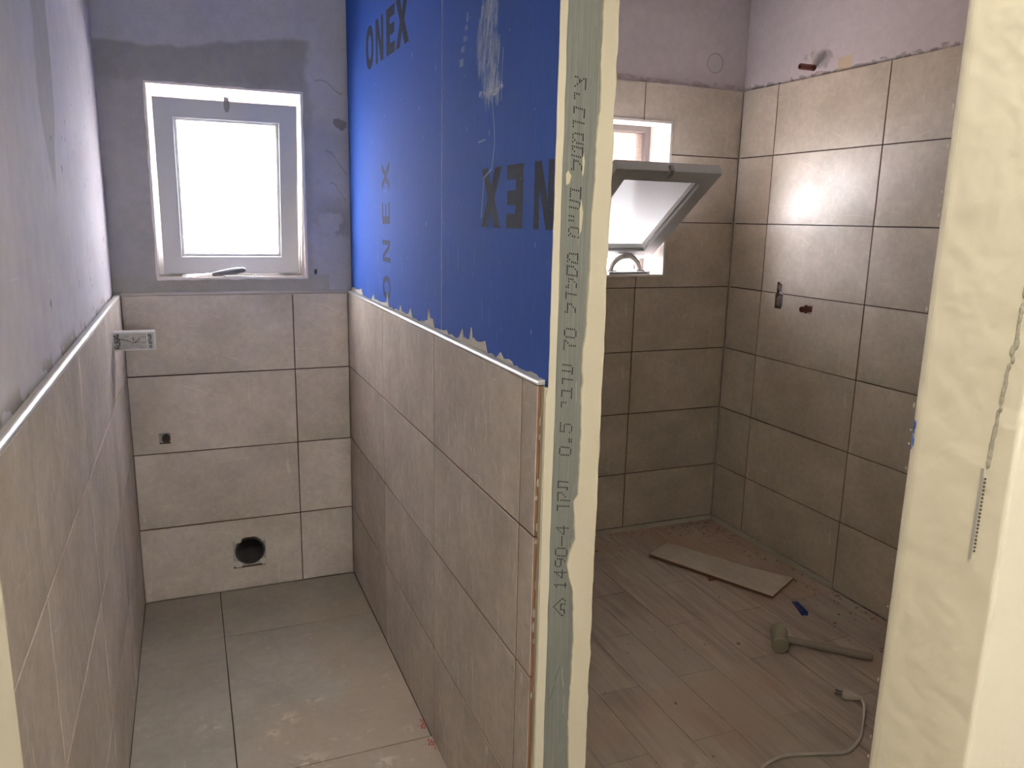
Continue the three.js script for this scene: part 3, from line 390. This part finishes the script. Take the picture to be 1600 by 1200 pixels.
// ------------------------------------------------------------------ pipes, boxes and fittings
{
  const pipe = (name, len, r, m, label, cat, pos, ry, rz = 0) => { const t = tag(grp(name, pos), label, cat); t.rotation.set(0, ry, rz); obj('pipe', lathe([[r * 0.68, 0], [r, 0], [r, len], [r * 0.68, len], [r * 0.68, 0]]).rotateX(Math.PI / 2), m, t); obj('plug', lathe([[0.0001, len * 0.72], [r * 0.68, len * 0.72]]).rotateX(Math.PI / 2), M.redDark, t); return t; };
  pipe('pipe_stub', 0.075, 0.0125, M.red, 'dark red pipe stub sticking out of the plaster above the tiles', 'pipe', [XR + 0.016, 2.137, 0.427], -Math.PI / 2);
  pipe('pipe_stub', 0.058, 0.0125, M.red, 'red pipe stub in a square cutout of the shower wall tiles', 'pipe', [XR + 0.012, 1.151, 0.552], -Math.PI / 2);
  pipe('water_outlet', 0.018, 0.0145, M.pvc, 'capped water outlet in a square cutout below the socket box', 'pipe', [-0.297, 0.656, -0.014], 0);
  const dr = tag(grp('drain_pipe', [-0.0155, 0.157, 0]), 'open grey waste pipe in a square hole low in the tiles', 'drain');
  obj('pipe', lathe([[0.052, 0], [0.058, 0], [0.058, 0.24], [0.0001, 0.24], [0.0001, 0.236], [0.052, 0.236], [0.052, 0]], 36).rotateX(-Math.PI / 2), M.pvc, dr, [0, 0, -0.012]);
  const R = rng(61); for (const [sx, sy] of [[-1, -1], [1, -1], [-1, 1], [1, 1]]) { const q = new THREE.IcosahedronGeometry(1, 2), p = q.attributes.position; for (let i = 0; i < p.count; i++) { const k = 0.6 + 0.7 * hash(Math.round(p.getX(i) * 9), Math.round(p.getY(i) * 9 + p.getZ(i) * 5), 4); p.setXYZ(i, p.getX(i) * 0.017 * k, p.getY(i) * 0.015 * k, p.getZ(i) * 0.005 * k); } q.computeVertexNormals(); obj('broken_plaster', q, M.adhesive, dr, [sx * 0.051 + 0.001, sy * 0.053, -0.009]); }
  // wall box standing out of the left wall
  const bx = tag(grp('wall_box', [-0.353, 1.096, 0.42]), 'pale plastic wall box smeared with plaster, beside the tiled corner', 'box');
  const sp = canvas(256, 128, (c) => { c.fillStyle = '#a9a8a4'; c.fillRect(0, 0, 256, 128); const Q = rng(4); for (let i = 0; i < 500; i++) { c.fillStyle = Q() < 0.5 ? 'rgba(210,208,204,0.25)' : 'rgba(90,90,92,0.12)'; c.fillRect(Q() * 256, Q() * 128, 4 + Q() * 22, 2 + Q() * 7); } c.strokeStyle = '#4e4c4c'; c.lineWidth = 5; c.beginPath(); c.moveTo(40, 52); c.quadraticCurveTo(80, 40, 110, 70); c.quadraticCurveTo(140, 84, 168, 66); c.moveTo(140, 72); c.lineTo(176, 38); c.moveTo(128, 30); c.lineTo(132, 66); c.moveTo(60, 44); c.lineTo(100, 62); c.stroke(); c.fillStyle = 'rgba(60,60,62,0.75)'; for (let i = 0; i < 60; i++) c.fillRect(Q() * 34, Q() * 128, 4 + Q() * 12, 3 + Q() * 10); c.fillStyle = 'rgba(90,90,92,0.8)'; for (let i = 0; i < 60; i++) c.fillRect(216 + Q() * 30, Q() * 128, 3 + Q() * 8, 3 + Q() * 10); });
  const clear = std([0.5, 0.5, 0.49], 0.3);
  obj('shell', new RoundedBoxGeometry(0.124, 0.058, 0.05, 2, 0.006), clear, bx, [0, 0, -0.026]);
  obj('face', new THREE.BoxGeometry(0.112, 0.048, 0.001), new THREE.MeshStandardMaterial({ map: sp, roughness: 0.7 }), bx, [-0.003, 0, -0.0006]);
  obj('rim', ext(rectShape(-0.062, 0.062, -0.029, 0.029, [rectPath(-0.058, 0.058, -0.0255, 0.0255)]), 0.003), std([0.62, 0.62, 0.6], 0.3), bx, [0, 0, -0.0012]);
  obj('rim_rib', box(0.036, 0.039, -0.027, 0.027, -0.001, 0.002), std([0.62, 0.62, 0.6], 0.3), bx);
  // round blanking cover
  const cv = tag(grp('round_cover', [2.092, 2.211, PZ]), 'round plastered cover outlined on the wall above the shower window', 'cover');
  obj('disc', lathe([[0.0001, 0.0022], [0.038, 0.0022], [0.0405, 0.001], [0.0405, -0.0005]], 40).rotateX(Math.PI / 2), std([0.56, 0.51, 0.535], 0.88), cv);
  obj('ring', new THREE.TorusGeometry(0.0425, 0.0009, 8, 48), std([0.22, 0.20, 0.20], 0.9), cv);
}
// ------------------------------------------------------------------ loose things
{
  const y0 = 1.258, k = tag(grp('putty_knife', [-0.10, y0, -0.035]), 'putty knife with a grey handle lying on the left window sill', 'putty knife');
  const grip = lathe([[0.0001, 0], [0.007, 0.002], [0.009, 0.02], [0.0125, 0.06], [0.0135, 0.09], [0.011, 0.115], [0.006, 0.123], [0.0001, 0.124]], 16).rotateZ(-Math.PI / 2);
  const h = obj('handle', grip, std([0.13, 0.13, 0.14], 0.5), k, [0, 0.014, 0]); h.rotation.z = 0.14;
  const bl = ext(new THREE.Shape([[0, -0.006], [-0.03, -0.008], [-0.105, -0.018], [-0.108, 0.018], [-0.03, 0.008], [0, 0.006]].map((p) => new THREE.Vector2(...p))), 0.0012).rotateX(-Math.PI / 2);
  const b = obj('blade', bl, std([0.24, 0.24, 0.245], 0.35, 0.5), k, [0.004, 0.016, 0]); b.rotation.set(0.35, 0, 0.1);
  const rod = tag(grp('plastic_stay', [0.0, y0, -0.028]), 'thin pale plastic stay on the sill behind the putty knife', 'plastic strip');
  obj('bar', new RoundedBoxGeometry(0.15, 0.005, 0.008, 2, 0.002), M.frameWhite, rod, [0.015, 0.0027, 0]); obj('peg', new THREE.CylinderGeometry(0.003, 0.004, 0.012, 10), M.frameWhite, rod, [0.055, 0.009, 0]); obj('peg', new THREE.CylinderGeometry(0.003, 0.004, 0.009, 10), M.frameWhite, rod, [-0.055, 0.008, 0]);
}
{
  const f = tag(grp('plaster_float', [1.70, 1.257, -0.062]), 'plastering float with a looped grey handle on the shower window sill', 'plaster float');
  f.rotation.y = 0.1;
  obj('base_plate', new RoundedBoxGeometry(0.235, 0.008, 0.09, 2, 0.002), std([0.22, 0.22, 0.22], 0.6), f, [0, 0.012, 0]);
  obj('sponge', new RoundedBoxGeometry(0.23, 0.008, 0.086, 2, 0.002), std([0.40, 0.38, 0.36], 0.95), f, [0, 0.004, 0]);
  obj('handle', tube([[-0.082, 0.012, 0], [-0.078, 0.03, 0], [-0.055, 0.062, 0], [-0.01, 0.082, 0], [0.035, 0.08, 0], [0.066, 0.058, 0], [0.08, 0.03, 0], [0.084, 0.012, 0]], 0.0125, 40, 14), std([0.34, 0.31, 0.28], 0.7), f);
  obj('handle_foot', new RoundedBoxGeometry(0.05, 0.008, 0.034, 2, 0.003), std([0.34, 0.31, 0.28], 0.7), f, [-0.08, 0.018, 0]); obj('handle_foot', new RoundedBoxGeometry(0.05, 0.008, 0.034, 2, 0.003), std([0.34, 0.31, 0.28], 0.7), f, [0.08, 0.018, 0]);
}
{
  const pts = [[1.685, 0.31], [1.839, 0.226], [2.04, 0.585], [2.055, 0.592], [2.10, 0.66], [2.15, 0.721], [1.946, 0.827]], c = [1.9, 0.53];
  const g = ext(new THREE.Shape(pts.map(([x, z]) => new THREE.Vector2(x - c[0], -(z - c[1])))), 0.008, { bevelEnabled: true, bevelThickness: 0.0006, bevelSize: 0.0006, bevelSegments: 1 }).rotateX(-Math.PI / 2);
  uvTo(g, { x0: -0.3, x1: 0.3, y0: -0.3, y1: 0.3 }, (x) => x, (x, y, z) => z);
  const t = tag(grp('offcut_tile', [c[0], 0.009, c[1]]), 'long cut tile offcut lying on the shower floor', 'tile'); t.rotation.x = 0.008; t.rotation.z = -0.006;
  obj('tile_body', g, [TM_A[1], M.clay], t);
  const sp = tag(obj('tile_chip', ext(new THREE.Shape([[0, 0], [0.05, 0.004], [0.06, 0.02], [0.02, 0.03]].map((p) => new THREE.Vector2(...p))), 0.007).rotateX(-Math.PI / 2), M.clay), 'small chip of tile under the long offcut', 'tile chip'); sp.position.set(1.80, 0.0005, 0.60);
}
{
  const w = tag(grp('levelling_wedge', [1.998, 0, 0.928]), 'small blue plastic levelling wedge on the shower floor', 'wedge'); w.rotation.y = 1.18;
  const blue = std([0.02, 0.035, 0.22], 0.45), s = new THREE.Shape([[-0.055, 0], [0.055, 0], [0.055, 0.004], [-0.045, 0.016], [-0.055, 0.016]].map((p) => new THREE.Vector2(...p)));
  for (const e of [-1, 1]) obj('side_rail', ext(s, 0.006), blue, w, [0, 0, e * 0.009 - 0.003]);
  obj('web', new RoundedBoxGeometry(0.108, 0.004, 0.014, 1, 0.001), blue, w, [0, 0.0025, 0]);
  for (let i = 0; i < 7; i++) obj('tooth', box(-0.002, 0.002, 0, 0.003, -0.006, 0.006), blue, w, [-0.04 + i * 0.013, 0.0042, 0]);
}
{
  const a = new THREE.Vector3(1.689, 0.031, 1.168), b = new THREE.Vector3(1.765, 0.031, 1.075), mid = a.clone().lerp(b, 0.5), end = new THREE.Vector3(1.968, 0.0145, 1.318);
  const t = tag(grp('rubber_mallet', [mid.x, 0, mid.z]), 'dusty rubber mallet lying on the shower floor planks', 'mallet');
  const along = (g, p, q, yoff) => { const d = q.clone().sub(p); g.applyQuaternion(new THREE.Quaternion().setFromUnitVectors(new THREE.Vector3(0, 1, 0), d.clone().normalize())); const o = p.clone().sub(mid); g.translate(o.x, p.y, o.z); return g; };
  const len = a.distanceTo(b);
  obj('head', along(lathe([[0.0001, 0], [0.026, 0], [0.0295, 0.004], [0.0295, 0.02], [0.0275, 0.028], [0.0275, len - 0.028], [0.0295, len - 0.02], [0.0295, len - 0.004], [0.026, len], [0.0001, len]], 28), a, b), std([0.27, 0.25, 0.18], 0.9), t);
  const hs = mid.clone(); hs.y = 0.031; const hl = hs.distanceTo(end);
  obj('handle', along(lathe([[0.0001, 0], [0.012, 0], [0.0125, 0.04], [0.0115, 0.08], [0.0135, 0.16], [0.0145, hl - 0.02], [0.012, hl], [0.0001, hl]], 20), hs, end), std([0.27, 0.23, 0.195], 0.9), t);
}
{
  const t = tag(grp('power_cord', [1.70, 0, 1.46]), 'pale power cord with a two-pin plug on the shower floor', 'cord'), o = [1.70, 0, 1.46], L = (x, y, z) => [x - o[0], y - o[1], z - o[2]];
  const pale = std([0.48, 0.44, 0.40], 0.6);
  obj('cable', tube([L(1.736, 0.015, 1.491), L(1.729, 0.010, 1.511), L(1.705, 0.007, 1.536), L(1.672, 0.006, 1.565), L(1.635, 0.0055, 1.595), L(1.60, 0.0055, 1.624), L(1.55, 0.0055, 1.65), L(1.495, 0.0055, 1.664), L(1.42, 0.0055, 1.641), L(1.32, 0.0055, 1.614), L(1.257, 0.0055, 1.621), L(1.22, 0.0055, 1.637), L(1.16, 0.0055, 1.70), L(1.08, 0.0055, 1.82), L(1.05, 0.0055, 2.0)], 0.0052, 120, 10), pale, t);
  const g = new THREE.Group(); g.position.set(...L(1.711, 0.016, 1.462)); g.rotation.y = -0.863; put(g, 'plug', t);
  // plug body: lofted along local x
  const prof = [[-0.018, 0.0165, 0.011], [-0.012, 0.019, 0.0135], [0, 0.0185, 0.0135], [0.012, 0.0145, 0.012], [0.024, 0.009, 0.009], [0.033, 0.0065, 0.0065], [0.04, 0.006, 0.006]], P = [], I = [], n = 16;
  prof.forEach(([x, rz, ry]) => { for (let i = 0; i < n; i++) { const a = i / n * Math.PI * 2, e = (v) => Math.sign(v) * Math.pow(Math.abs(v), 0.7); P.push(x, ry * e(Math.sin(a)), rz * e(Math.cos(a))); } });
  for (let j = 0; j + 1 < prof.length; j++) for (let i = 0; i < n; i++) { const a = j * n + i, b = j * n + (i + 1) % n; I.push(a, b, b + n, a, b + n, a + n); }
  const c0 = P.length / 3; P.push(-0.018, 0, 0); for (let i = 0; i < n; i++) I.push(c0, (i + 1) % n, i);
  const bg = new THREE.BufferGeometry(); bg.setAttribute('position', new THREE.Float32BufferAttribute(P, 3)); bg.setIndex(I); bg.computeVertexNormals(); obj('plug_body', bg, pale, g);
  for (const s of [-1, 1]) obj('pin', new THREE.CylinderGeometry(0.0024, 0.0024, 0.022, 10).rotateZ(Math.PI / 2), std([0.12, 0.10, 0.09], 0.5, 0.5), g, [-0.028, 0, s * 0.0095]);
}
{
  const R = rng(91), sh = [0, 1, 2].map((s) => { const q = new THREE.IcosahedronGeometry(1, 0); return q; });
  const n = 420, im = new THREE.InstancedMesh(sh[0], std([0.24, 0.175, 0.13], 0.95), n), d = new THREE.Object3D();
  for (let i = 0; i < n; i++) { const t = R(); let x, z; if (t < 0.45) { x = XR - 0.02 - R() * R() * 1.1; z = 0.02 + R() * R() * 0.22; } else if (t < 0.85) { z = 0.02 + R() * 1.3; x = XR - 0.02 - R() * R() * 0.25; } else { x = 0.8 + R() * 1.4; z = 0.1 + R() * 1.9; } const s = 0.0012 + R() * R() * 0.0045; d.position.set(x, s * 0.3, z); d.scale.set(s * (1 + R()), s * 0.6, s * (1 + R())); d.rotation.set(0, R() * 6, 0); d.updateMatrix(); im.setMatrixAt(i, d.matrix); im.setColorAt(i, new THREE.Color().setRGB(0.8 + 0.6 * R(), 0.8 + 0.5 * R(), 0.8 + 0.5 * R())); }
  put(im, 'debris'); im.userData = { kind: 'stuff', label: 'reddish mortar crumbs along the foot of the shower walls', category: 'debris' };
  const im2 = new THREE.InstancedMesh(sh[1], std([0.45, 0.12, 0.10], 0.95), 46); for (let i = 0; i < 46; i++) { const z = R() < 0.5 ? 1.10 + (R() - 0.5) * 0.05 : 1.20 + (R() - 0.5) * 0.05, s = 0.001 + R() * 0.0025; d.position.set(XP - 0.004 - R() * R() * 0.03, s * 0.3, z); d.scale.set(s, s * 0.6, s); d.rotation.set(0, R() * 6, 0); d.updateMatrix(); im2.setMatrixAt(i, d.matrix); }
  put(im2, 'brick_dust'); im2.userData = { kind: 'stuff', label: 'small red crumbs at the foot of the partition tiles', category: 'debris' };
}
renderer.render(scene, camera);
